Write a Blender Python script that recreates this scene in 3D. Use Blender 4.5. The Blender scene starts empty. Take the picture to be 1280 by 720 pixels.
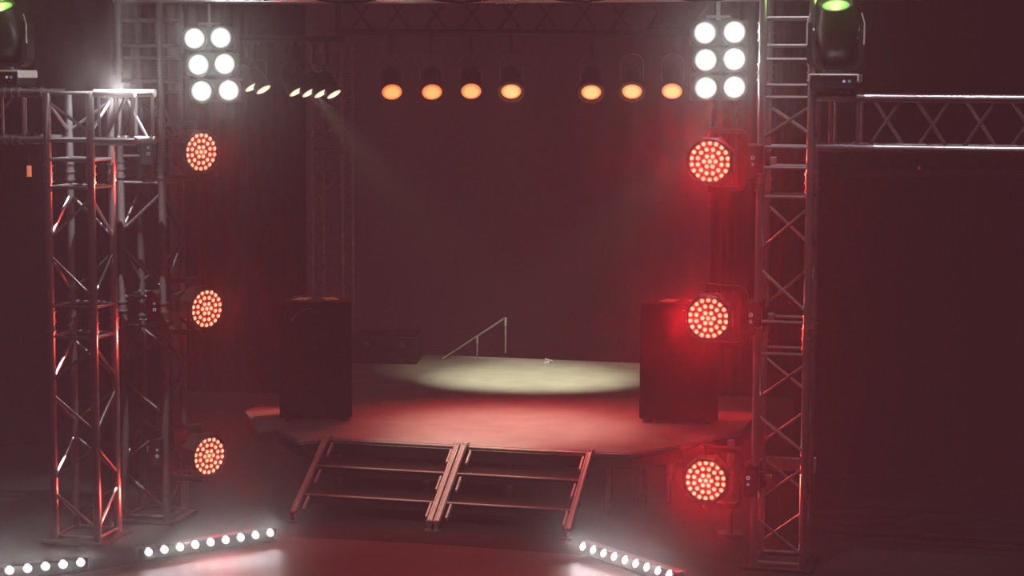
import bpy, bmesh, math, random
from mathutils import Vector, Matrix
random.seed(7)
R = math.radians
PI = math.pi
sc = bpy.context.scene
COL = sc.collection

# ------------------------------------------------------------------ camera
F = 2500.0
H = 2.95
PITCH = math.atan((360 - 90) / F)
ROLL = R(0.25)
cam_d = bpy.data.cameras.new('camera')
cam = bpy.data.objects.new('camera', cam_d)
COL.objects.link(cam)
cam_d.sensor_width = 36.0
cam_d.lens = 36.0 * F / 1280.0
cam_d.clip_end = 200
CM = Matrix.Translation((0, 0, H)) @ Matrix.Rotation(PI / 2 - PITCH, 4, 'X') @ Matrix.Rotation(ROLL, 4, 'Z')
cam.matrix_world = CM
sc.camera = cam

def ray(px, py):
    return (CM.to_3x3() @ Vector(((px - 640) / F, -(py - 360) / F, -1))).normalized()
def at_y(px, py, Y):
    d = ray(px, py); return Vector((0, 0, H)) + d * (Y / d.y)
def at_z(px, py, z):
    d = ray(px, py); return Vector((0, 0, H)) + d * ((z - H) / d.z)

# ------------------------------------------------------------------ materials
def srgb(r, g, b):
    f = lambda c: ((c / 255) / 12.92) if c / 255 <= 0.04045 else (((c / 255) + 0.055) / 1.055) ** 2.4
    return (f(r), f(g), f(b), 1)

def mat(name, col, rough=0.5, metal=0.0, var=0.15, scale=20, bump=0.0, spec=0.5):
    m = bpy.data.materials.new(name); m.use_nodes = True
    nt = m.node_tree; b = nt.nodes['Principled BSDF']; rv = .08 if metal < .3 else .015
    b.inputs['Metallic'].default_value = metal
    b.inputs['Specular IOR Level'].default_value = spec
    tc = nt.nodes.new('ShaderNodeTexCoord')
    n = nt.nodes.new('ShaderNodeTexNoise'); n.inputs['Scale'].default_value = scale
    n.inputs['Detail'].default_value = 4
    nt.links.new(tc.outputs['Object'], n.inputs['Vector'])
    r = nt.nodes.new('ShaderNodeValToRGB')
    c0 = tuple(c * (1 - var) for c in col[:3]) + (1,)
    c1 = tuple(min(1, c * (1 + var)) for c in col[:3]) + (1,)
    r.color_ramp.elements[0].color = c0; r.color_ramp.elements[1].color = c1
    r.color_ramp.elements[0].position = .3; r.color_ramp.elements[1].position = .7
    nt.links.new(n.outputs['Fac'], r.inputs['Fac'])
    nt.links.new(r.outputs['Color'], b.inputs['Base Color'])
    mr = nt.nodes.new('ShaderNodeMapRange')
    mr.inputs['To Min'].default_value = max(0.02, rough - rv); mr.inputs['To Max'].default_value = min(1, rough + rv)
    nt.links.new(n.outputs['Fac'], mr.inputs['Value']); nt.links.new(mr.outputs['Result'], b.inputs['Roughness'])
    if bump:
        bp = nt.nodes.new('ShaderNodeBump'); bp.inputs['Strength'].default_value = bump
        bp.inputs['Distance'].default_value = .01
        nt.links.new(n.outputs['Fac'], bp.inputs['Height']); nt.links.new(bp.outputs['Normal'], b.inputs['Normal'])
    return m

def emis(name, col, strength, edge=None, edge_strength=None, sample=False):
    """glowing lens: hot centre, optional cooler rim (radial by object coordinates)"""
    m = bpy.data.materials.new(name); m.use_nodes = True
    nt = m.node_tree; b = nt.nodes['Principled BSDF']
    b.inputs['Base Color'].default_value = (.05, .05, .05, 1)
    b.inputs['Roughness'].default_value = .3
    b.inputs['Emission Strength'].default_value = strength
    b.inputs['Emission Color'].default_value = col
    if edge:
        tc = nt.nodes.new('ShaderNodeTexCoord')
        ln = nt.nodes.new('ShaderNodeVectorMath'); ln.operation = 'LENGTH'
        nt.links.new(tc.outputs['Object'], ln.inputs[0])
        mr = nt.nodes.new('ShaderNodeMapRange')
        mr.inputs['From Min'].default_value = edge[0]; mr.inputs['From Max'].default_value = edge[1]
        nt.links.new(ln.outputs['Value'], mr.inputs['Value'])
        mx = nt.nodes.new('ShaderNodeMix'); mx.data_type = 'RGBA'
        mx.inputs['A'].default_value = col; mx.inputs['B'].default_value = edge[2]
        nt.links.new(mr.outputs['Result'], mx.inputs['Factor'])
        nt.links.new(mx.outputs['Result'], b.inputs['Emission Color'])
        if edge_strength is not None:
            m2 = nt.nodes.new('ShaderNodeMapRange')
            m2.inputs['From Min'].default_value = edge[0]; m2.inputs['From Max'].default_value = edge[1]
            m2.inputs['To Min'].default_value = strength; m2.inputs['To Max'].default_value = edge_strength
            nt.links.new(ln.outputs['Value'], m2.inputs['Value'])
            nt.links.new(m2.outputs['Result'], b.inputs['Emission Strength'])
    m.cycles.emission_sampling = 'AUTO' if sample else 'NONE'
    return m

ALU = mat('brushed_aluminium', (.60, .59, .60), .29, .95, .04, 6)
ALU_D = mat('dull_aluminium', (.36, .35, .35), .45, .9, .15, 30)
ALU_X = mat('shaded_aluminium', (.22, .21, .21), .5, .8, .15, 30)  # darker aluminium copy, shade of the dim left tower put into its colour
ALU_S = mat('satin_aluminium', (.85, .80, .74), .38, .4, .1, 30)
BLK = mat('black_metal', (.018, .017, .018), .42, .2, .3, 25)
PLA = mat('black_plastic', (.02, .02, .022), .35, .0, .3, 40)
CAB = mat('black_cabinet_paint', (.012, .011, .012), .7, 0, .4, 120, .3, .2)
GRL = mat('black_grille_mesh', (.010, .009, .010), .6, .2, .5, 300, .5, .2)
CLOTH = mat('black_drape_cloth', (.0035, .003, .003), .95, 0, .05, 12, 0, 0)
WALLM = mat('dark_wall_paint', (.010, .008, .009), .95, 0, .3, 3, 0, 0)
FLOORM = mat('dark_floor_lino', (.016, .013, .013), .7, 0, .18, 6, .03, .3)
DECKM = mat('stage_deck_board', (.60, .57, .53), .62, 0, .10, 5, .03, .3)
TREADM = mat('stair_tread_board', (.012, .009, .008), .6, 0, .25, 20, .1, .3)
SKIRT = mat('dark_under_stage_board', (.02, .017, .018), .8, 0, .3, 8, 0, .2)
CASE = mat('flight_case_black', (.02, .015, .016), .6, 0, .3, 14)
LED_RED = emis('red_led_bead', srgb(255, 216, 165), 1.2, (0.009, 0.0155, srgb(255, 70, 30)), .9)
LENS_RED = emis('red_lens_plate', srgb(200, 0, 8), .45)
WHT = emis('white_lamp', (1, .97, .98, 1), 3.0, (.018, .066, (.85, .92, .88, 1)), .10)  # edge fade in the emission imitates soft bloom
FLOORLED = emis('white_floor_lamp', (1, .93, .97, 1), 3.5, (.006, .031, (1, .80, .88, 1)), .15)  # emission fades at the edge in place of lens bloom
WARM = emis('amber_lamp', srgb(255, 205, 125), 1.25, (0.058, 0.088, srgb(255, 92, 40)), 1.0)
WARMS = [emis('amber_lamp', srgb(255, a, b), 1.15, (0.05, 0.086, srgb(255, c, 30)), 1.0) for a, b, c in ((190, 105, 50), (190, 110, 60), (195, 115, 75), (212, 135, 90))]
SIDE = emis('pale_side_lamp', srgb(255, 252, 220), 1.3, (0.035, 0.07, srgb(200, 190, 130)), .8)
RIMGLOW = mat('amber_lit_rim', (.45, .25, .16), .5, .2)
GREEN = emis('green_lens', srgb(205, 255, 140), 1.6, (0.03, 0.085, srgb(90, 200, 30)), .7)
DOT_W = emis('white_indicator', srgb(190, 190, 205), .55)
DOT_B = emis('teal_indicator', srgb(90, 150, 160), .5)
ORANGE = emis('orange_indicator', srgb(240, 110, 60), .75)

# ------------------------------------------------------------------ mesh helpers
def finish(bm, name, m, parent=None, smooth=False, loc=None, mats=None):
    me = bpy.data.meshes.new(name)
    bmesh.ops.recalc_face_normals(bm, faces=bm.faces)
    bm.to_mesh(me); bm.free()
    if smooth:
        for p in me.polygons: p.use_smooth = True
        try: me.set_sharp_from_angle(angle=R(40))
        except Exception: pass
    me.materials.append(m)
    o = bpy.data.objects.new(name, me); COL.objects.link(o)
    if parent: o.parent = parent
    if loc is not None: o.location = loc
    return o

def tag(o, label, cat, group=None, kind=None):
    o['label'] = label; o['category'] = cat
    if group: o['group'] = group
    if kind: o['kind'] = kind
    return o

def thing(name, label, cat, mw=None, group=None):
    o = bpy.data.objects.new(name, None); COL.objects.link(o)
    o.empty_display_size = .1
    if mw is not None: o.matrix_world = mw
    return tag(o, label, cat, group)

def tube_into(bm, a, b, r, n=12, r2=None):
    a = Vector(a); b = Vector(b); d = b - a
    q = d.to_track_quat('Z', 'Y').to_matrix().to_4x4()
    mtx = Matrix.Translation((a + b) / 2) @ q
    bmesh.ops.create_cone(bm, cap_ends=True, segments=n, radius1=r, radius2=r if r2 is None else r2, depth=d.length, matrix=mtx)

def tube(a, b, r, name, m, parent, n=12, r2=None):
    bm = bmesh.new(); tube_into(bm, a, b, r, n, r2)
    return finish(bm, name, m, parent, True)

def box_into(bm, c, s, rot=None, bev=0.0):
    mtx = Matrix.Translation(c) @ (rot if rot else Matrix()) @ Matrix.Diagonal((s[0], s[1], s[2], 1))
    r = bmesh.ops.create_cube(bm, size=1, matrix=mtx)
    if bev:
        es = list({e for v in r['verts'] for e in v.link_edges})
        bmesh.ops.bevel(bm, geom=es, offset=bev, segments=2, affect='EDGES', profile=.5)

def box(c, s, name, m, parent=None, rot=None, bev=0.0):
    bm = bmesh.new(); box_into(bm, Vector(c), s, rot, bev)
    return finish(bm, name, m, parent)

def lathe(profile, name, m, parent, mtx=None, n=32, smooth=True):
    """profile [(radius, z)] about local Z"""
    bm = bmesh.new(); rings = []
    for r, z in profile:
        if r < 1e-6: rings.append([bm.verts.new((0, 0, z))])
        else: rings.append([bm.verts.new((r * math.cos(2 * PI * k / n), r * math.sin(2 * PI * k / n), z)) for k in range(n)])
    for A, B in zip(rings, rings[1:]):
        for k in range(n):
            k2 = (k + 1) % n
            if len(A) == 1 and len(B) == 1: continue
            if len(A) == 1: bm.faces.new((A[0], B[k], B[k2]))
            elif len(B) == 1: bm.faces.new((A[k], A[k2], B[0]))
            else: bm.faces.new((A[k], A[k2], B[k2], B[k]))
    if mtx: bm.transform(mtx)
    return finish(bm, name, m, parent, smooth)

def sweep(pts, r, name, m, parent=None, n=8):
    bm = bmesh.new()
    pts = [Vector(p) for p in pts]
    for a, b in zip(pts, pts[1:]): tube_into(bm, a, b, r, n)
    for p in pts[1:-1]: bmesh.ops.create_icosphere(bm, subdivisions=1, radius=r, matrix=Matrix.Translation(p))
    return finish(bm, name, m, parent, True)

def strip_into(bm, pts, w, t, axis=Vector((1, 0, 0))):
    """flat band following pts in the plane perpendicular to axis"""
    prev = None; n = len(pts); rings = []
    for i, p in enumerate(pts):
        d = (pts[min(i + 1, n - 1)] - pts[max(i - 1, 0)]).normalized()
        nn = d.cross(axis).normalized()
        rings.append([bm.verts.new(p + axis * w / 2 * a + nn * t / 2 * b) for a, b in ((-1, -1), (1, -1), (1, 1), (-1, 1))])
    for A, B in zip(rings, rings[1:]):
        for k in range(4): bm.faces.new((A[k], A[(k + 1) % 4], B[(k + 1) % 4], B[k]))
    bm.faces.new(rings[0]); bm.faces.new(rings[-1][::-1])

def light(name, kind, loc, energy, col, parent=None, aim=None, size=.05, angle=60, blend=.5):
    d = bpy.data.lights.new(name, kind); d.energy = energy; d.color = col
    if kind in ('POINT', 'SPOT'): d.shadow_soft_size = size
    if kind == 'SPOT': d.spot_size = R(angle); d.spot_blend = blend
    if kind == 'AREA': d.size = size
    o = bpy.data.objects.new(name, d); COL.objects.link(o)
    m = Matrix.Translation(loc)
    if aim is not None:
        m = m @ (Vector(aim) - Vector(loc)).to_track_quat('-Z', 'Y').to_matrix().to_4x4()
    o.matrix_world = m
    if parent is not None:
        o.parent = parent; o.matrix_parent_inverse = parent.matrix_world.inverted()
    return o

# ------------------------------------------------------------------ stage frame
YAW = R(-14.5)
U = Vector((math.cos(YAW), math.sin(YAW), 0)); V = Vector((-math.sin(YAW), math.cos(YAW), 0))
RZ = Matrix.Rotation(YAW, 4, 'Z')
SH = 0.44
O = at_z(578, 556, SH)
def S(u, v, z): return Vector((O.x, O.y, 0)) + U * u + V * v + Vector((0, 0, z))
def SM(u, v, z): return Matrix.Translation(S(u, v, z)) @ RZ
def u_at(px, v=0.0):
    t = (px - 640) / F; B = S(0, v, 0)
    return (t * B.y - B.x) / (U.x - t * U.y)

# ------------------------------------------------------------------ room
def struct(o): o['kind'] = 'structure'; return o
def slab(name, c, s, m): return struct(box(c, s, name, m))
slab('floor', (0, 11, -.05), (22, 30, .1), FLOORM)
slab('ceiling', (0, 11, 6.05), (22, 30, .1), WALLM)
slab('wall_left', (-11.05, 11, 3), (.1, 30, 6), WALLM)
slab('wall_right', (11.05, 11, 3), (.1, 30, 6), WALLM)
slab('wall_back', (0, 26.05, 3), (22, .1, 6), WALLM)
slab('wall_front', (0, -4.05, 3), (22, .1, 6), WALLM)

MATM = mat('dance_floor_vinyl', (.11, .085, .085), .55, 0, .15, 5, .03, .3)
# low dance floor in front of the stairs, its back edge just behind the stair feet
bm = bmesh.new()
ed = [at_z(x, y, .03) for x, y in ((352, 668), (540, 678), (722, 691), (775, 704), (850, 722))]
ed = ed + [Vector((ed[-1].x + .5, 9.5, .03)), Vector((ed[-1].x + .3, 7, .03)), Vector((-3.2, 7, .03)), at_z(20, 725, .03), at_z(110, 712, .03), at_z(200, 696, .03), at_z(290, 681, .03)]
A = [bm.verts.new((q.x, q.y, .001)) for q in ed]; B = [bm.verts.new((q.x, q.y, .018)) for q in ed]
bm.faces.new(A); bm.faces.new(B)
for k in range(len(A)): bm.faces.new((A[k], A[(k + 1) % len(A)], B[(k + 1) % len(A)], B[k]))
tag(finish(bm, 'dance_floor', MATM), 'low dark red-lit dance floor in front of the stairs', 'dance floor')

# ------------------------------------------------------------------ trusses (run along local Z)
W = .29
def truss(name, label, cat, mw, length, rungs, sections, couplers, group=None, chordr=.025, m=ALU, start=0.0):
    t = thing(name, label, cat, mw, group)
    h = W / 2
    cs = [(-h, -h), (h, -h), (h, h), (-h, h)]      # front-left, front-right, back-right, back-left
    for x, y in cs: tube((x, y, start), (x, y, length), chordr, 'chord', m, t, 16)
    for z in rungs:
        for k in range(4):
            a = cs[k]; b = cs[(k + 1) % 4]
            tube((a[0], a[1], z), (b[0], b[1], z), .0105, 'rung', m, t, 8)
    for z0, z1, n, first in sections:
        p = (z1 - z0) / n
        for k in range(4):
            a = cs[k]; b = cs[(k + 1) % 4]
            for i in range(n):
                lo = z0 + i * p + p * .14; hi = z0 + (i + 1) * p - p * .14
                flip = (i + first + k) % 2 == 0
                s, e = (lo, hi) if flip else (hi, lo)
                tube((a[0], a[1], s), (b[0], b[1], e), .0105, 'brace', m, t, 8)
    for z0, z1 in couplers:
        for x, y in cs:
            bm = bmesh.new()
            tube_into(bm, (x, y, z0), (x, y, z1), chordr + .003, 16)
            for q in (z0, (z0 + z1) / 2, z1): tube_into(bm, (x, y, q - .006), (x, y, q + .006), chordr + .008, 16)
            finish(bm, 'coupler', m, t, True)
    return t

def base_plate(t):
    box((0, 0, .01), (.42, .42, .02), 'base_plate', BLK, t, bev=.004)

TZ = dict(A=(.03, 1.30), B=(1.49, 2.23))
def tower_mw(px, py, Y, yaw=YAW, z=0):
    p = at_y(px, py, Y); r = Matrix.Rotation(yaw, 4, 'Z')
    c = p + r.to_3x3() @ Vector((0, W / 2, 0))
    return Matrix.Translation((c.x, c.y, z)) @ r
low_r = [.04, 1.30, 1.49, 2.23, 2.40, 2.52, 2.81]
hi_r = low_r + [2.88, 3.03, 3.11, 3.27]
secsA = [(.05, 1.29, 4, 1), (1.50, 2.22, 2, 1)]
cpl = [(1.335, 1.455), (2.265, 2.365)]
tr = truss('truss_tower', 'tall aluminium box-truss tower carrying red lamps at the right of the stage', 'truss',
           tower_mw(979, 360, 11.7), 3.67, hi_r, secsA + [(2.53, 2.80, 1, 0)], cpl + [(2.91, 3.0), (3.14, 3.24)])
base_plate(tr)
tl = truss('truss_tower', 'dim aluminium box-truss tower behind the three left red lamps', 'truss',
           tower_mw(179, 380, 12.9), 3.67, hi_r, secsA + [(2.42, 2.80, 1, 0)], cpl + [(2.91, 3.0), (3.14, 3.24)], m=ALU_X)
base_plate(tl)
tn = truss('truss_tower', 'shorter red-rimmed aluminium truss tower at far left, topped by a crossbeam', 'truss',
           tower_mw(90.5, 405, 12.3), 2.81, low_r, secsA + [(2.53, 2.80, 1, 1)], cpl)
base_plate(tn)
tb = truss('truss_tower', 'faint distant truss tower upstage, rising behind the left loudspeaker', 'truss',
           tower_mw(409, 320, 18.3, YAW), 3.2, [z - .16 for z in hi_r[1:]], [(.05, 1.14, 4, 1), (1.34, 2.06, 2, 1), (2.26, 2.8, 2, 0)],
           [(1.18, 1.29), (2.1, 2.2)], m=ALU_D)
base_plate(tb)

# horizontal beams: local Z along the run, local Y stays toward upstage
def beam_mw(p, yaw):
    """p: centre of the beam's start; runs along +x of the yawed frame; local x -> down so faces stay square"""
    r = Matrix.Rotation(yaw, 4, 'Z') @ Matrix.Rotation(PI / 2, 4, 'Y')
    return Matrix.Translation(p) @ r
def from_tower(t, du, z, dv=0):
    q = t.matrix_world.copy(); q.translation.z = 0
    return q @ Vector((du, dv, z))
zc = 2.81 - W / 2 - .0
# right wing beam
p = from_tower(tr, W / 2 + .03, zc)
truss('truss_beam', 'aluminium truss crossbeam running off the right edge under the green moving head', 'truss', beam_mw(p, YAW), 2.6,
      [.08, .235, 2.4], [(.26, 2.38, 8, 1)], [(.11, .2)])
# left wing beam
p = from_tower(tn, -W / 2 - .03 - 2.4, zc)
truss('truss_beam', 'aluminium truss crossbeam running off the left edge from the far-left tower', 'truss', beam_mw(p, YAW), 2.4,
      [.02, 2.13, 2.27], [(.05, 2.1, 7, 0)], [(2.15, 2.25)])
# stub beam to the right of the near tower, whited out by the added spot above it
p = from_tower(tn, W / 2 + .03, zc)
truss('truss_beam', 'short glaring white-lit truss stub between the two left towers', 'truss', beam_mw(p, YAW), .27,
      [.03, .14, .25], [(.03, .25, 1, 1)], [])
# top beam spanning the two tall towers
a = from_tower(tl, -W / 2 - .02, 3.40 + W / 2); b = from_tower(tr, W / 2 + .6, 3.40 + W / 2)
ya = math.atan2((b - a).y, (b - a).x)
top_len = (b - a).length
truss('truss_beam', 'long aluminium truss beam spanning the top of the stage opening', 'truss', beam_mw(a, ya), top_len,
      [.02, .3, top_len / 2, top_len - .3], [(.3, top_len - .3, 16, 0)], [(top_len / 2 - .06, top_len / 2 + .06)])
# loose cable along the top beam
dirb = (b - a).normalized()
pts = []
for i in range(25):
    q = a + dirb * (1.0 + i * .13); pts.append(q + Vector((0, -.17, -.145 + .022 * math.sin(i * 1.1) - .01)))
tag(sweep(pts, .007, 'power_cable', PLA), 'black cable strapped along the top truss beam', 'cable')

# ------------------------------------------------------------------ moving heads
def yoke_bm(half, length, wd=.05, th=.022, r=.05):
    """U bracket: bottom at z=0, arms at x=+-half up to z=length"""
    bm = bmesh.new(); pts = [Vector((-half, 0, length)), Vector((-half, 0, r))]
    for k in range(1, 6):
        a = PI + (PI / 2) * k / 6
        pts.append(Vector((-half + r + r * math.cos(a), 0, r + r * math.sin(a))))
    pts.append(Vector((-half + r, 0, 0))); pts.append(Vector((half - r, 0, 0)))
    for k in range(1, 6):
        a = -PI / 2 + (PI / 2) * k / 6
        pts.append(Vector((half - r + r * math.cos(a), 0, r + r * math.sin(a))))
    pts.append(Vector((half, 0, r))); pts.append(Vector((half, 0, length)))
    strip_into(bm, pts, wd, th, Vector((0, 1, 0)))
    return bm

led_me = None
def wash_light(label, px, py, Y, side, turn, power, tower):
    """side +1: base on the left, reaches right. head faces the audience, turned by `turn` degrees to the right"""
    global led_me
    c = at_y(px, py, Y)
    # root frame: local Z points from base to head (stage +-U), local Y upstage, local X vertical
    zax = U * side; yax = V; xax = yax.cross(zax)
    m3 = Matrix((xax, yax, zax)).transposed()
    face = Vector((math.sin(R(turn)), -math.cos(R(turn)), -.04)).normalized()
    head_c = c - face * .12                 # pivot centre of the head
    L = .30
    root = Matrix.Translation(head_c - zax * L) @ m3.to_4x4()
    t = thing('wash_light', label, 'stage light', root, 'red LED wash lights on the towers')
    inv = m3.to_4x4().inverted()
    bm = bmesh.new(); box_into(bm, Vector((0, 0, .035)), (.2, .17, .09), None, .012)
    box_into(bm, Vector((0, .02, -.02)), (.10, .10, .04), None, .004)
    base = finish(bm, 'base', BLK, t)
    # clamp round the tower chord
    bm = bmesh.new()
    box_into(bm, Vector((0, .04, -.05)), (.045, .05, .05), None, .006)
    finish(bm, 'clamp', ALU_D, t)
    # control panel marks on the audience side of the base
    for k, (dx, mt) in enumerate(((.02, DOT_W), (-.02, DOT_B))):
        if k == 0:
            bm = bmesh.new()
            for q in ((-.008, 0, .018, .003), (.008, 0, .018, .003)):
                box_into(bm, Vector((dx + q[0], -.087, .05)), (.003, .003, .018))
                box_into(bm, Vector((dx, -.087, .05 + q[0])), (.018, .003, .003))
            finish(bm, 'display_mark', mt, base)
        else:
            lathe([(0, .002), (.009, .002), (.009, 0), (0, 0)], 'control_knob', mt, base,
                  Matrix.Translation((dx, -.087, .05)) @ Matrix.Rotation(PI / 2, 4, 'X'), 14)
    # yoke
    bm = yoke_bm(.17, .2, .07, .028, .05); bm.transform(Matrix.Translation((0, 0, L - .2)))
    finish(bm, 'yoke', BLK, t, False)
    for s in (-1, 1):
        bm = bmesh.new(); tube_into(bm, (s * .135, 0, L), (s * .19, 0, L), .035, 16)
        finish(bm, 'pivot_cap', PLA, t, True)
    # head, built along +Z then turned to `face`
    q = face.to_track_quat('Z', 'Y').to_matrix()
    hm = Matrix.Translation((0, 0, L)) @ (inv.to_3x3() @ q).to_4x4()
    head = lathe([(0, -.12), (.07, -.12), (.085, -.10), (.125, -.02), (.145, .0), (.15, .09), (.15, .115), (.143, .12), (.128, .12), (.128, .105), (0, .105)],
                 'head', BLK, t, hm @ Matrix.Rotation(PI / 8, 4, 'Z'), 8, False)
    lathe([(.126, .102), (.126, .128), (.134, .132), (.14, .126), (.14, .10)], 'bezel', BLK, head, hm, 40)
    bm = bmesh.new()
    for k in range(7):
        box_into(bm, Vector((0, 0, -.02 - .014 * k)), (.2 - k * .012, .2 - k * .012, .004))
    bm.transform(hm); finish(bm, 'cooling_fins', BLK, head)
    lathe([(0, .112), (.124, .112), (.124, .106), (0, .106)], 'lens_plate', LENS_RED, head, hm, 40)
    if led_me is None:
        bm = bmesh.new()
        bmesh.ops.create_uvsphere(bm, u_segments=14, v_segments=8, radius=.0148, matrix=Matrix.Diagonal((1, 1, .4, 1)))
        led_me = bpy.data.meshes.new('led_lens'); bm.to_mesh(led_me); bm.free()
        for pl in led_me.polygons: pl.use_smooth = True
        led_me.materials.append(LED_RED)
    for n, rr, off in ((1, 0, 0), (6, .034, 0), (12, .072, PI / 12), (18, .108, PI / 18)):
        for k in range(n):
            an = off + 2 * PI * k / n
            o = bpy.data.objects.new('led_lens', led_me); COL.objects.link(o); o.parent = head
            o.matrix_local = hm @ Matrix.Translation((rr * math.cos(an), rr * math.sin(an), .114))
    bpy.context.view_layer.update()
    fc = head_c + face * .2
    light('led_light', 'SPOT', fc, power, (1, .012, .02), t, fc + face, 0, 165, .6)
    return t

LPW, RPW = 15, 60
wash_light('upper red LED wash light on the left tower', 252, 190, 12.75, 1, 46, LPW, tl)
wash_light('middle red LED wash light on the left tower', 259, 386, 12.75, 1, 46, LPW, tl)
wash_light('lowest red LED wash light on the left tower', 262, 570, 12.75, 1, 46, LPW, tl)
wash_light('upper red LED wash light on the right tower', 887, 202, 11.75, -1, -14, RPW, tr)
wash_light('middle red LED wash light on the right tower', 885, 398, 11.75, -1, -14, RPW, tr)
wash_light('lowest red LED wash light on the right tower', 882, 601, 11.75, -1, -14, RPW, tr)

def spot_head(label, c, lean):
    """upright moving head standing on a beam; c = centre of base underside"""
    t = thing('moving_head', label, 'stage light', Matrix.Translation(c) @ RZ, 'moving head lights standing on the wing beams')
    bm = bmesh.new(); box_into(bm, Vector((0, 0, .06)), (.27, .24, .085), None, .012)
    for sx in (-1, 1):
        for sy in (-1, 1): tube_into(bm, (sx * .1, sy * .09, 0), (sx * .1, sy * .09, .02), .015, 10)
    base = finish(bm, 'base', BLK, t)
    bm = bmesh.new(); box_into(bm, Vector((0, -.005, .106)), (.285, .25, .014), None, .005)
    for sx in (-1, 1): box_into(bm, Vector((sx * .139, -.005, .085)), (.012, .25, .04), None, .004)
    finish(bm, 'top_cover', ALU_S, base)
    for dx, mt in ((.06, DOT_W), (.09, DOT_B)):
        lathe([(0, .003), (.009, .003), (.009, 0), (0, 0)], 'control_knob', mt, base,
              Matrix.Translation((dx, -.121, .07)) @ Matrix.Rotation(PI / 2, 4, 'X'), 14)
    lathe([(0, .113), (.09, .113), (.085, .135), (0, .135)], 'turntable', BLK, t, None, 24)
    bm = yoke_bm(.15, .26, .10, .026, .06); bm.transform(Matrix.Translation((0, 0, .145)))
    finish(bm, 'yoke', PLA, t)
    # bright edging strips on the yoke arms
    for s in (-1, 1):
        bm = bmesh.new(); pts = [Vector((s * .163, -.052, z)) + Vector((s * -.03 * max(0, (z - .4)) / .1, 0, 0)) for z in (.28, .34, .40, .46)]
        for a_, b_ in zip(pts, pts[1:]): tube_into(bm, a_, b_, .005, 8)
        finish(bm, 'arm_edging', ALU_S, t, True)
    hm = Matrix.Translation((0, 0, .345)) @ Matrix.Rotation(lean, 4, 'X')
    head = lathe([(0, -.19), (.07, -.19), (.105, -.15), (.12, -.05), (.125, .05), (.105, .12), (.10, .18), (.094, .185), (.088, .175), (0, .165)],
                 'head', PLA, t, hm, 28)
    o = lathe([(0, .012), (.05, .009), (.085, 0), (0, 0)], 'lens', GREEN, head, None, 28)
    o.matrix_local = hm @ Matrix.Translation((0, 0, .172))
    for s in (-1, 1):
        bm = bmesh.new(); tube_into(bm, (s * .10, 0, .345), (s * .168, 0, .345), .04, 18); finish(bm, 'pivot_cap', PLA, t, True)
    bpy.context.view_layer.update()
    pt = Vector(c) + Vector((0, 0, .345)) + (RZ @ Matrix.Rotation(lean, 4, 'X')).to_3x3() @ Vector((0, 0, .24))
    light('green_glow', 'POINT', pt, 1.3, (.45, 1, .15), t, None, .03)
    return t
pr = from_tower(tr, 0, 2.81)
c = at_y(1044, 117, 11.62); c.z = 2.835
spot_head('black moving head with green lens on the right crossbeam', c, R(26))
c = at_y(10, 117, 12.6); c.z = 2.835
spot_head('black moving head cut by the left edge, standing on the left crossbeam', c, R(26))

# ------------------------------------------------------------------ blinders
def blinder(label, px, py, Y, pts):
    c = at_y(px, py, Y)
    r = Matrix.Rotation(0, 4, 'Z')
    t = thing('blinder_light', label, 'stage light', Matrix.Translation(c), 'six-lamp blinders under the top beam')
    P = [at_y(x, y, Y - .02) - c for x, y in pts]
    bm = bmesh.new()
    w = (P[1] - P[0]).length
    hgt = P[0].z - P[4].z
    for row in range(3):
        mid = (P[2 * row] + P[2 * row + 1]) / 2
        box_into(bm, mid + Vector((0, .07, 0)), (w + .16, .10, w * .86), None, .012)
    house = finish(bm, 'housing', mat('grey_housing', (.05, .052, .05), .8, 0, .15, 20), t)
    for q in P:
        mm = Matrix.Translation(q) @ Matrix.Rotation(PI / 2, 4, 'X')
        lathe([(.062, -.01), (.075, .012), (.08, .012), (.08, -.03)], 'reflector_rim', BLK, house, mm, 24)
        o = lathe([(0, .014), (.03, .013), (.050, .009), (.066, .002), (0, .0)], 'lamp', WHT, house, None, 24)
        o.matrix_local = mm
    # bracket and hook up to the beam
    bm = bmesh.new()
    topz = 3.40 - .03 - c.z
    tp = (P[0] + P[1]) / 2
    box_into(bm, Vector((tp.x, .07, tp.z + w * .43 + .02)), (.14, .03, .015))
    tube_into(bm, (tp.x, .07, tp.z + w * .43), (tp.x, .07, max(topz, tp.z + w * .43 + .06)), .012, 10)
    finish(bm, 'hanging_bracket', ALU, t)
    bpy.context.view_layer.update()
    for q in P:
        light('lamp_glow', 'SPOT', c + q + Vector((0, -.03, 0)), 3.4, (.95, 1, .95), t, c + q + Vector((0, -1, -.1)), 0, 64, 1)
        light('face_glow', 'POINT', c + q + Vector((0, -.07, 0)), .7, (.9, 1, .94), t, None, 0)
    return t
blinder('white six-lamp blinder panel hanging at the upper left', 264, 80, 12.7, [(243, 48), (276, 47), (248, 81), (281, 80), (252, 114), (286, 113)])
blinder('white six-lamp blinder panel hanging at the upper right', 900, 75, 11.9, [(881, 41), (918, 40), (882, 75), (918, 74), (882, 110), (918, 109)])

# ------------------------------------------------------------------ amber cans on the rear beam
YB = 16.0
za = 3.26
pa = at_y(420, 52, YB); pb = at_y(900, 52, YB)
bx0 = Vector((pa.x, YB, za + W / 2)); 
truss('truss_beam', 'dim rear truss beam from which the amber lamps hang', 'truss', beam_mw(bx0, 0), (pb - pa).length,
      [.02, (pb - pa).length - .02], [(.05, (pb - pa).length - .05, 10, 0)], [], m=BLK)

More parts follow.
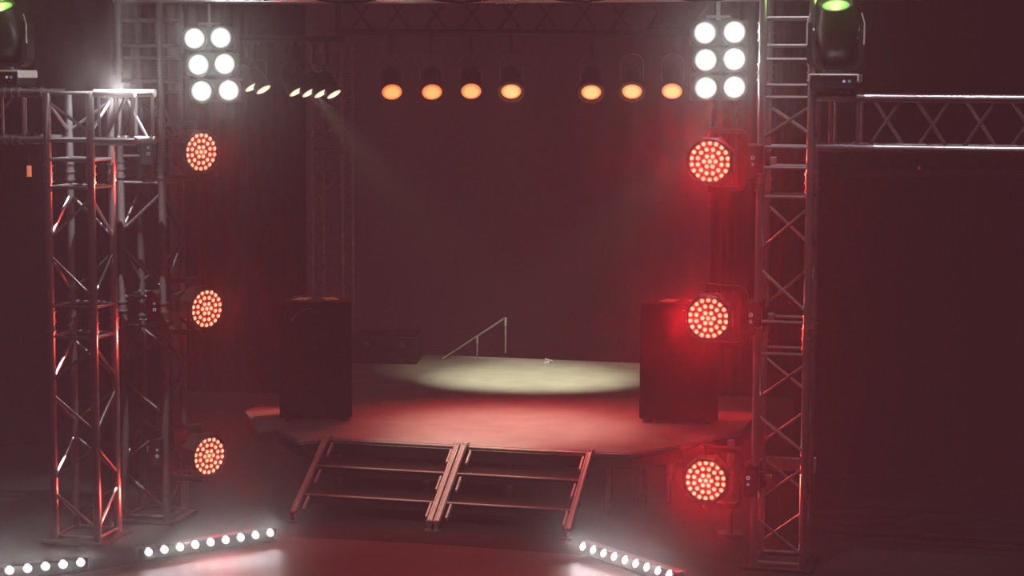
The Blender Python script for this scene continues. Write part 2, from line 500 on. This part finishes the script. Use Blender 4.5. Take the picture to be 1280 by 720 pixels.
def can_light(label, px, py, face, size, lensm, group, hang_z, Y, rim=True, power=60, rimyoke=True, col=(1, .35, .2), cone=46):
    c = at_y(px, py, Y)
    face = Vector(face).normalized()
    q = face.to_track_quat('Z', 'Y').to_matrix().to_4x4()
    s = size
    pv = c - face * .16 * s / .085
    t = thing('can_light', label, 'stage light', Matrix.Translation(pv), group)
    hm = q
    k = s / .085
    body = lathe([(0, -.14 * k), (.05 * k, -.135 * k), (.075 * k, -.10 * k), (.09 * k, -.02 * k), (.095 * k, .15 * k), (.09 * k, .15 * k), (.088 * k, .13 * k), (0, .13 * k)],
                 'can_body', BLK, t, hm, 28)
    if rim:
        lathe([(.092 * k, .15 * k), (.116 * k, .155 * k), (.116 * k, .168 * k), (.092 * k, .166 * k)], 'front_rim', RIMGLOW, body, hm, 32)
    o = lathe([(0, .018 * k), (.05 * k, .012 * k), (.088 * k, 0), (0, 0)], 'lens', lensm, body, None, 32)
    o.matrix_local = hm @ Matrix.Translation((0, 0, .15 * k))
    # U yoke and hook clamp up to the pipe
    top = hang_z - pv.z
    bm = bmesh.new(); r = .098 * k; pts = []
    for i in range(13):
        a_ = PI * i / 12
        pts.append(Vector((r * math.cos(a_), 0, max(0.02, .16 * k) + r * .9 * math.sin(a_) - .02)))
    pts = [Vector((r, 0, 0))] + pts + [Vector((-r, 0, 0))]
    strip_into(bm, pts, .03 * k, .006, Vector((0, 1, 0)))
    yk = finish(bm, 'yoke', ALU_D if rimyoke else BLK, t)
    ztop = pts[7].z
    if top > ztop:
        bm = bmesh.new(); tube_into(bm, (0, 0, ztop - .01), (0, 0, top), .012, 10)
        box_into(bm, Vector((0, 0, top - .01)), (.04, .05, .05), None, .006)
        finish(bm, 'hook_clamp', BLK, t)
    bpy.context.view_layer.update()
    if power:
        f0 = pv + face * (.20 * k)
        light('lamp_beam', 'SPOT', f0, power, col, t, f0 + face, .06, cone, .7)
    return t
names = ['first amber can light from the left in the hanging row', 'second amber can light from the left in the hanging row',
         'third amber can light from the left in the hanging row', 'fourth amber can light, last before the gap in the row',
         'fifth amber can light, first after the gap in the row', 'sixth amber can light, between its two neighbours right of the gap',
         'seventh amber can light, next to the right white blinder']
for i, (px, py) in enumerate([(490, 116), (540, 116), (589, 115), (639, 115), (739, 116), (790, 115), (840, 115)]):
    dx = .10 - .03 * i
    can_light(names[i], px, py, (dx, -.72, -.62), .078, WARMS[min(i, 3)], 'amber can lights on the rear beam', za, YB - .0, i in (3, 4, 5), 18, True, (1, .08, .07), 70)

# pale side cans seen almost edge-on, on their own pipe
pts6 = [(316, 110), (330, 113), (371, 116), (387, 117), (402, 118), (418, 119)]
sn = ['pale side lamp nearest the left blinder', 'pale side lamp second from the left blinder, before the gap', 'third pale slanted side lamp, first after the gap',
      'fourth pale slanted side lamp from the left', 'fifth pale slanted side lamp from the left', 'pale slanted side lamp at the right end of its row']
Y6 = 15.0
for i, (px, py) in enumerate(pts6):
    can_light(sn[i], px, py, (.50, -.26, -.80), .056, SIDE, 'pale slanted side lamps at upper left', 3.18, Y6, False, 0, False)
e0 = at_y(300, 90, Y6); e1 = at_y(432, 90, Y6)
tag(sweep([Vector((e0.x, Y6, 3.19)), Vector((e1.x, Y6, 3.19))], .022, 'lighting_pipe', BLK, None, 14), 'dark pipe above the pale slanted side lamps', 'pipe')
for q in (e0, e1): pass

# ------------------------------------------------------------------ stage
uL, uC, uR = u_at(408), 0.0, u_at(741)
def to_uv(px, py):
    q = at_z(px, py, SH) - S(0, 0, SH); return (q.dot(U), q.dot(V))
def stage_outline():
    a0 = to_uv(306, 514); a1 = to_uv(322, 534); a15 = to_uv(346, 533); a2 = to_uv(374, 550)
    b2 = to_uv(850, 557); b25 = to_uv(893, 544); b3 = to_uv(926, 538)
    return [(a0[0] - .1, 4.1), a0, a1, a15, a2, (uL - .02, 0), (uR + .02, 0), (uR + .25, .03), b2, b25, b3, (b3[0] + .1, 4.1)]
st = thing('stage_platform', 'raised stage platform with a pale deck lit red and white', 'stage', SM(0, 0, 0))
def prism(outl, z0, z1, name, m, parent, inset=0):
    bm = bmesh.new()
    A = [bm.verts.new((x, y, z0)) for x, y in outl]; B = [bm.verts.new((x, y, z1)) for x, y in outl]
    n = len(outl)
    bm.faces.new(A[::-1]); bm.faces.new(B)
    for k in range(n): bm.faces.new((A[k], A[(k + 1) % n], B[(k + 1) % n], B[k]))
    return finish(bm, name, m, parent)
ol = stage_outline()
prism(ol, SH - .035, SH, 'deck', DECKM, st)
bm = bmesh.new()
for a_, b_ in zip(ol[4:8], ol[5:9]):
    tube_into(bm, (a_[0], a_[1] - .004, SH - .012), (b_[0], b_[1] - .004, SH - .012), .008, 8)
finish(bm, 'edge_trim', ALU_S, st, True)
bm = bmesh.new()
for a_, b_ in zip(ol[1:10], ol[2:11]):
    va, vb = Vector((a_[0], a_[1] + .02, 0)), Vector((b_[0], b_[1] + .02, 0))
    d = vb - va; ang = math.atan2(d.y, d.x)
    box_into(bm, (va + vb) / 2 + Vector((0, 0, SH - .075)), (d.length, .03, .075), Matrix.Rotation(ang, 4, 'Z'))
finish(bm, 'edge_beam', SKIRT, st)
legs = [(-.95, .2), (-.3, .15), (.3, .15), (uR + .1, .12), (uR + .28, .4), (uR + .42, .6), (uR + .72, .5), (-.6, 1.4), (.4, 1.4), (1.2, 1.4)]
for x, y in legs:
    tube((x, y, 0), (x, y, SH - .035), .022, 'leg', ALU_D, st, 12)
prism([(-1.2, 1.8), (1.5, 1.8), (1.5, 1.84), (-1.2, 1.84)], 0, SH - .04, 'rear_skirt', SKIRT, st)

# stair units
def stairs(label, ua, ub):
    t = thing('stage_stairs', label, 'stairs', SM((ua + ub) / 2, 0, 0), 'pair of aluminium stair units at the stage front')
    w = ub - ua; hw = w / 2
    run = .70; d = Vector((0, -run, -(SH - .02)))
    for s in (-1, 1):
        x = s * (hw - .018)
        bm = bmesh.new()
        a_ = Vector((0, -.02, SH + .015)); b_ = Vector((0, -run, .05)); dd = (b_ - a_)
        ang = math.atan2(dd.z, -dd.y)
        rot = Matrix.Rotation(-ang, 4, 'X')
        for off in (-.012, .012):
            box_into(bm, Vector((x + off, (a_.y + b_.y) / 2, (a_.z + b_.z) / 2)), (.010, dd.length, .034), rot, .002)
        box_into(bm, Vector((x, (a_.y + b_.y) / 2, (a_.z + b_.z) / 2)), (.02, dd.length, .018), rot)
        box_into(bm, Vector((x, -.02, SH + .012)), (.05, .06, .02), None, .004)
        rail = finish(bm, 'stringer', ALU_S, t)
        bm = bmesh.new()
        tube_into(bm, (x, -run + .005, .005), (x, -run + .005, .07), .014, 12)
        tube_into(bm, (x, -run + .005, 0), (x, -run + .005, .012), .032, 16)
        box_into(bm, Vector((x, -run + .01, .065)), (.045, .04, .015), None, .003)
        finish(bm, 'foot', ALU_D, rail)
        for z, v in ((.37, -.09), (.235, -.33), (.10, -.56)):
            bm = bmesh.new()
            box_into(bm, Vector((x - s * .045 if s > 0 else x + .045, v, z)), (.014, .13, .03), rot, .003)
            finish(bm, 'tread_bracket', ALU_S, t)
    for z, v in ((SH - .14, -.25), (SH - .285, -.50)):
        bm = bmesh.new(); box_into(bm, Vector((0, v + .13, z - .015)), (w - .07, .25, .028))
        tread = finish(bm, 'tread', TREADM, t)
        bm = bmesh.new(); box_into(bm, Vector((0, v, z - .006)), (w - .07, .008, .010), None, .002)
        finish(bm, 'tread_nosing', ALU_S, tread)
        bm = bmesh.new(); box_into(bm, Vector((0, v + .02, z - .05)), (w - .07, .012, .04))
        finish(bm, 'tread_support', BLK, tread)
    return t
stairs('left aluminium stair unit with open dark treads at the stage front', uL - .02, -.005)
stairs('right aluminium stair unit with open dark treads at the stage front', .005, uR + .02)

# ------------------------------------------------------------------ loudspeakers
def speaker(label, corner_px, corner_py, side, yaw):
    """trapezoid cabinet. local front = -Y. side -1: left one"""
    fc = at_z(corner_px, corner_py, SH)     # front centre foot point
    t = thing('loudspeaker', label, 'speaker', Matrix.Translation(fc) @ Matrix.Rotation(yaw, 4, 'Z'), 'black loudspeakers on the stage')
    w, d, h = (.52 if side < 0 else .57), .46, .865
    outl = [(-w / 2, 0), (w / 2, 0), (w / 2 - .01, .1), (w / 2 - .11, d), (-w / 2 + .11, d), (-w / 2 + .01, .1)]
    bm = bmesh.new()
    A = [bm.verts.new((x, y, .025)) for x, y in outl]; B = [bm.verts.new((x, y, h)) for x, y in outl]; n = len(outl)
    bm.faces.new(A[::-1]); bm.faces.new(B)
    for k in range(n): bm.faces.new((A[k], A[(k + 1) % n], B[(k + 1) % n], B[k]))
    bmesh.ops.bevel(bm, geom=list(bm.edges), offset=.008, segments=2, affect='EDGES')
    cab = finish(bm, 'cabinet', CAB, t)
    # grille with a round-topped frame line
    box((0, -.006, h / 2 + .01), (w - .04, .012, h - .07), 'grille', GRL, cab, bev=.004)
    bm = bmesh.new()
    pts = []
    for i in range(9):
        a_ = R(25 + 65 * i / 8)
        pts.append(Vector((-side * (-.02) + side * (.17 * math.cos(a_)) * 1.0, -.016, h - .20 + .16 * math.sin(a_))))
    for p0, p1 in zip(pts, pts[1:]): tube_into(bm, p0, p1, .003, 8)
    o = finish(bm, 'grille_trim', ALU, cab, True)
    lathe([(0, .004), (.014, .003), (.014, 0), (0, 0)], 'badge', BLK, cab, Matrix.Translation((0, -.013, h - .33)) @ Matrix.Rotation(PI / 2, 4, 'X'), 16)
    bm = bmesh.new()
    for sx in (-1, 1):
        for y in (.05, d - .06): tube_into(bm, (sx * (.2 if y < .1 else .11), y, 0), (sx * (.2 if y < .1 else .11), y, .027), .018, 12)
    finish(bm, 'rubber_feet', PLA, cab, True)
    # tan patches painted to stand for light on the cabinet top
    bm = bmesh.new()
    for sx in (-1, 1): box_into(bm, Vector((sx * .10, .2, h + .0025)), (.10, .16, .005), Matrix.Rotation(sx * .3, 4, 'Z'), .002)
    finish(bm, 'top_highlight', mat('lit_top_tan', (.45, .30, .22), .5, 0, .5, 12), cab)
    return t
speaker('black loudspeaker cabinet on the stage beside the top of the left stairs', 395, 527, -1, R(4))
speaker('black loudspeaker cabinet at the right, partly behind the middle right red lamp', 848, 530, 1, R(-11))

# ------------------------------------------------------------------ upstage objects
c = at_z(481, 455, SH)
t = thing('flight_case', 'low dark flight case upstage beside the left loudspeaker', 'case', Matrix.Translation(c) @ Matrix.Rotation(R(-3), 4, 'Z'))
body = box((0, .25, .115), (.56, .5, .23), 'case_body', CASE, t, bev=.01)
bm = bmesh.new()
for x0, y0, x1, y1 in ((-.28, 0, .28, 0), (-.28, .5, .28, .5), (-.28, 0, -.28, .5), (.28, 0, .28, .5)):
    tube_into(bm, (x0, y0, .232), (x1, y1, .232), .005, 6)
finish(bm, 'edge_trim', ALU_D, body)
for sx in (-1, 1):
    bm = bmesh.new(); box_into(bm, Vector((sx * .15, -.005, .17)), (.04, .012, .05)); finish(bm, 'latch', ALU_D, body)

# sloping handrail behind the stage
pA = at_z(552, 449, SH); Yr = pA.y
pA2 = at_y(552, 449, Yr); pB2 = at_y(632, 397, Yr + .4); pM = at_y(596, 424, Yr + .2)
hr = thing('handrail', 'thin sloping metal handrail upstage left of centre', 'railing', Matrix.Translation((pA2.x, pA2.y, 0)))
rel = Vector((pA2.x, pA2.y, 0))
finish((lambda bm: (tube_into(bm, pA2 - rel, pB2 - rel, .011, 10), bm)[1])(bmesh.new()), 'rail', ALU_D, hr, True)
for q, nm in ((pA2 + (pB2 - pA2) * .02, 'post'), (pA2 + (pB2 - pA2) * .55, 'post'), (pB2, 'post')):
    top_ = q - rel
    tube((top_.x, top_.y, SH + .002), top_, .009, 'post', ALU_D, hr, 10)
    tube((top_.x, top_.y, max(SH + .002, top_.z - .07)), top_, .016, 'clamp', ALU_D, hr, 10)
# raise: posts reach the floor level behind the deck
c = at_z(683, 454, SH)
bm = bmesh.new(); box_into(bm, Vector((0, 0, .012)), (.05, .04, .024), None, .004); box_into(bm, Vector((.02, 0, .03)), (.07, .03, .01), Matrix.Rotation(.3, 4, 'Y'), .002)
o = finish(bm, 'tape_marker', mat('white_tape', (.6, .6, .55), .6)); o.location = c
tag(o, 'tiny pale marker block at the back edge of the stage', 'marker')

# ------------------------------------------------------------------ drapes
def drape(name, label, p0, p1, z0, z1, folds, amp=.022):
    bm = bmesh.new(); n = folds * 8; p0 = Vector(p0); p1 = Vector(p1)
    d = (p1 - p0); nn = Vector((-d.y, d.x, 0)).normalized(); cols = []
    for i in range(n + 1):
        f = i / n; off = amp * math.sin(2 * PI * folds * f) + amp * .3 * math.sin(7.3 * f * folds)
        q = p0 + d * f + nn * off
        cols.append((bm.verts.new((q.x, q.y, z0)), bm.verts.new((q.x + nn.x * off * .2, q.y, (z0 + z1) / 2)), bm.verts.new((q.x, q.y, z1))))
    for a_, b_ in zip(cols, cols[1:]):
        bm.faces.new((a_[0], b_[0], b_[1], a_[1])); bm.faces.new((a_[1], b_[1], b_[2], a_[2]))
    o = finish(bm, name, CLOTH, None, True)
    return tag(o, label, 'curtain')
def xat(px, Y): return (px - 640) / F * Y
drape('drape', 'black masking curtain behind the left red lamps', (xat(226, 15.5), 15.5, 0), (xat(384, 15.5), 15.4, 0), SH + .01, 5.2, 9)
drape('drape', 'black masking curtain beyond the right loudspeaker', (xat(890, 15.3), 15.4, 0), (xat(1035, 15.3), 15.3, 0), SH + .01, 5.2, 8)
drape('backdrop_curtain', 'wide dark curtain closing the back of the stage', (-6, 21, 0), (7, 21, 0), 0, 5.6, 40, .025)
drape('drape', 'wide dark curtain filling the right side behind the wing beam', (xat(1000, 14.5), 14.6, 0), (xat(1000, 14.5) + 3.4, 14.2, 0), 0, 5.4, 18)
drape('drape', 'wide dark curtain filling the far left behind the short tower', (xat(-160, 15.5), 15.3, 0), (xat(200, 15.5), 15.9, 0), 0, 5.4, 14)
# curtain track on the right
a_ = at_y(1055, 217, 13.9); b_ = at_y(1300, 217, 13.9)
o = box((a_ + b_) / 2, ((b_ - a_).length, .05, .055), 'curtain_rail', mat('dusty_rail', (.12, .09, .09), .8), bev=.006)
tag(o, 'faint horizontal rail on the dark curtain under the right crossbeam', 'rail')
# red pin light
o = box(at_y(1149, 210, 13.86), (.012, .012, .02), 'indicator_lamp', emis('red_pin', srgb(150, 40, 50), .6)); tag(o, 'tiny red indicator above the right curtain rail', 'indicator')
# orange sign light on the left
q = at_y(36.5, 214, 12.47)
t = thing('marker_light', 'small upright orange marker light under the left crossbeam', 'light', Matrix.Translation(q))
box((0, 0, 0), (.026, .02, .07), 'lens', ORANGE, t, bev=.003)
tube((0, 0, .035), (0, 0, 2.52 - q.z - .02), .003, 'cord', BLK, t, 8)
# bracket behind the right tower
c = at_y(990, 580, 12.3)
t = thing('junction_box', 'grey box and arm bracket behind the lower right tower', 'box', Matrix.Translation(c) @ RZ)
box((-.06, 0, 0), (.22, .05, .085), 'arm', ALU_D, t, bev=.006)
box((.125, -.01, -.0), (.05, .06, .10), 'end_plate', mat('pale_plate', (.4, .36, .36), .5, .2), t, bev=.006)
c = at_y(912, 655, 12.6)
t = thing('support_post', 'short grey post behind the lowest right red lamp', 'post', Matrix.Translation((c.x, c.y, 0)))
tube((0, 0, .02), (0, 0, .62), .022, 'pole', ALU_D, t); box((0, 0, .01), (.16, .16, .02), 'foot', ALU_D, t, bev=.004)

# ------------------------------------------------------------------ floor LED bars
def led_bar(label, p0, p1, n, extra0=0, power=.9):
    a_ = at_z(p0[0], p0[1], .075); b_ = at_z(p1[0], p1[1], .075)
    d = (b_ - a_); step = d / (n - 1); a_ = a_ - step * extra0; n += extra0
    ang = math.atan2(d.y, d.x); L = (b_ - a_).length
    mw = Matrix.Translation((a_.x, a_.y, 0)) @ Matrix.Rotation(ang, 4, 'Z')
    t = thing('led_bar', label, 'stage light', mw, 'white LED floor bars')
    bm = bmesh.new(); box_into(bm, Vector((L / 2, .045, .06)), (L + .10, .075, .075), None, .008)
    hs = finish(bm, 'housing', BLK, t)
    for x in (.02, L - .02):
        bm = bmesh.new(); box_into(bm, Vector((x, .045, .011)), (.03, .13, .022), None, .004); finish(bm, 'foot', PLA, t)
    for i in range(n):
        o = lathe([(0, .01), (.018, .009), (.029, 0), (0, 0)], 'lamp', FLOORLED, hs, None, 18)
        o.matrix_local = Matrix.Translation((L * i / (n - 1), .005, .075)) @ Matrix.Rotation(R(65), 4, 'X')
    bpy.context.view_layer.update()
    for i in range(n):
        q = mw @ Vector((L * i / (n - 1), -.05, .10))
        light('lamp_glow', 'SPOT', q, power * 2.4, (1, .93, .94), t, q + Vector((0, -1, .22)), 0, 90, 1)
    # upward haze beams
    for f in (.3, .7):
        q = mw @ Vector((L * f, .0, .11))
        light('up_beam', 'SPOT', q, power * 12, (.95, 1, .85), t, q + Vector((0, .1, 1)), 0, 60, 1)
led_bar('white LED floor bar left of the stairs', (186, 690), (338, 666), 9)
led_bar('white LED floor bar cut by the lower left corner', (12, 713), (101, 703), 5, 3)
led_bar('white LED floor bar right of the stairs', (728, 683), (836, 718), 9)

# ------------------------------------------------------------------ working light
tgt = at_z(668, 471, SH)
pR = at_y(893, 128, 15.0); pL = at_y(395, 118, 15.2)
light('key_beam', 'SPOT', pR, 300, (1, 1, .66), None, tgt, 0, 37, 1)
light('key_beam', 'SPOT', pL, 270, (1, 1, .68), None, tgt, 0, 37, 1)
# two beams crossing through the haze over the deck
light('haze_beam', 'SPOT', at_y(912, 140, 12.6), 1000, (1, .92, .66), None, at_y(590, 440, 19), 0, 13, 1)
light('haze_beam', 'SPOT', at_y(380, 112, 14.6), 520, (1, .92, .70), None, at_y(690, 450, 19), 0, 13, 1)
# small red pools beside the speakers and an added unseen warm spot on the left cabinet top
for px, py, w_ in ((331, 514, 110), (913, 520, 110)):
    q = at_z(px, py, SH); light('red_pool', 'SPOT', q + Vector((0, .2, 2.9)), w_, (1, .02, .02), None, q, 0, 9, .5)
q = at_y(396, 371, 14.6); light('warm_pool', 'SPOT', q + Vector((.5, .6, 2)), 50, (1, .62, .42), None, q, 0, 18, .5)
# unseen spots added above the wing beams to whiten their chords
for x_ in (2.3, 3.1):
    light('wing_fill', 'SPOT', (x_, 10.2, 5.6), 150, (1, .93, .96), None, (x_, 11.35, 2.75), 0, 27, .9)
light('wing_fill', 'SPOT', (-3.3, 11.2, 5.6), 50, (1, .93, .96), None, (-3.3, 12.45, 2.7), 0, 24, .9)
# overhead wash on the deck front
pt = S(.1, .9, 3.3)
light('deck_wash', 'SPOT', pt, 205, (1, .80, .68), None, S(.15, .70, 0), .2, 42, 1)
light('deck_wash', 'SPOT', S(.1, 1.1, 3.3), 200, (1, .03, .04), None, S(.2, .9, 0), .3, 54, 1)
# unseen spot added over the left stub beam to white it out
st_c = from_tower(tn, W / 2 + .15, 2.81)
light('stub_fill', 'SPOT', st_c + Vector((.1, -.15, .75)), 620, (1, .93, .95), None, st_c + Vector((-.08, 0, 0)), 0, 46, .8)
light('stub_glow', 'SPOT', st_c + Vector((0, -.19, .03)), 11, (1, .9, .92), None, st_c + Vector((0, -1.2, -.05)), 0, 80, 1)  # added lights standing in for the glare bloom at the stub
light('stub_glow', 'POINT', st_c + Vector((0, -.22, .1)), 3, (1, .9, .92), None, None, 0)
# pools on the floor
for px, py in ((272, 704), (752, 718)):
    q = at_z(px, py, 0)
    light('floor_pool', 'SPOT', q + Vector((.2, .3, 2.9)), 420, (1, .93, .93), None, q, 0, 13, 1)
# red floor wash
q = at_z(520, 700, 0)
light('floor_wash', 'SPOT', q + Vector((0, 1.2, 3.2)), 45, (1, .06, .09), None, q, .2, 80, 1)
# unseen red lights added to rim the near-left tower, and the inner edge of the right tower
for py in (200, 400, 600):
    light('red_rim_fill', 'SPOT', at_y(205, py + 30, 12.5), 16, (1, .06, .04), None, at_y(100, py + 30, 12.45), 0, 110, .8)
    light('red_rim_fill', 'SPOT', at_y(850, py + 10, 12.5), 42, (1, .06, .04), None, at_y(990, py, 11.8), 0, 80, .8)
light('top_fill', 'SPOT', (1.3, 10.9, 5.4), 240, (1, .95, .97), None, at_y(980, 300, 11.8), 0, 34, .8)  # unseen overhead spots added to highlight the tower rungs
light('top_fill', 'SPOT', (-3.4, 11.4, 5.2), 50, (1, .95, .97), None, at_y(120, 400, 12.5), .05, 40, .8)
light('stair_fill', 'SPOT', (-.6, 9.5, 5.2), 720, (1, .84, .66), None, at_z(560, 600, .25), 0, 15, .8)  # unseen warm spot added to brighten the stair stringers
light('base_fill', 'SPOT', (.2, 11.6, 4.6), 300, (1, .95, .95), None, at_y(25, 110, 12.5), 0, 9, .6)  # unseen spot added to whiten the left moving head's base
# soft front fill from the hall so that the aluminium reads
light('hall_fill', 'AREA', (1.5, 6, 5.0), 5, (1, .80, .82), None, (0, 12.5, 1.5), 1.2)

# ------------------------------------------------------------------ haze
w = bpy.data.worlds.new('world'); sc.world = w; w.use_nodes = True
nt = w.node_tree
for n in list(nt.nodes): nt.nodes.remove(n)
out = nt.nodes.new('ShaderNodeOutputWorld')
bg = nt.nodes.new('ShaderNodeBackground'); bg.inputs['Color'].default_value = (0, 0, 0, 1)
nt.links.new(bg.outputs[0], out.inputs['Surface'])
vs = nt.nodes.new('ShaderNodeVolumeScatter'); vs.inputs['Density'].default_value = .0040
vs.inputs['Color'].default_value = (1, 1, 1, 1); vs.inputs['Anisotropy'].default_value = 0
vf = nt.nodes.new('ShaderNodeVolumeScatter'); vf.inputs['Density'].default_value = .006; vf.inputs['Anisotropy'].default_value = .975
em = nt.nodes.new('ShaderNodeEmission'); em.inputs['Color'].default_value = (.045, .0142, .0185, 1); em.inputs['Strength'].default_value = .060  # faint red glow painted into the haze; lifts the blacks
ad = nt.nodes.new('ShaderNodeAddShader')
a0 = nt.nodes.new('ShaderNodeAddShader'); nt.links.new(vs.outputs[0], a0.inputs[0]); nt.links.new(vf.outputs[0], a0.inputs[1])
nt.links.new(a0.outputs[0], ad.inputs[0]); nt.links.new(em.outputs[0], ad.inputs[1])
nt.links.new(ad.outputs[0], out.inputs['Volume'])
w.cycles.homogeneous_volume = True

cy = sc.cycles
cy.use_denoising = True
cy.max_bounces = 4; cy.diffuse_bounces = 2; cy.glossy_bounces = 2; cy.volume_bounces = 0; cy.transmission_bounces = 2
cy.sample_clamp_indirect = 2.0; cy.sample_clamp_direct = 0
cy.caustics_reflective = False; cy.caustics_refractive = False
cy.use_light_tree = True
sc.view_settings.view_transform = 'Standard'
sc.view_settings.look = 'None'
sc.view_settings.exposure = 0
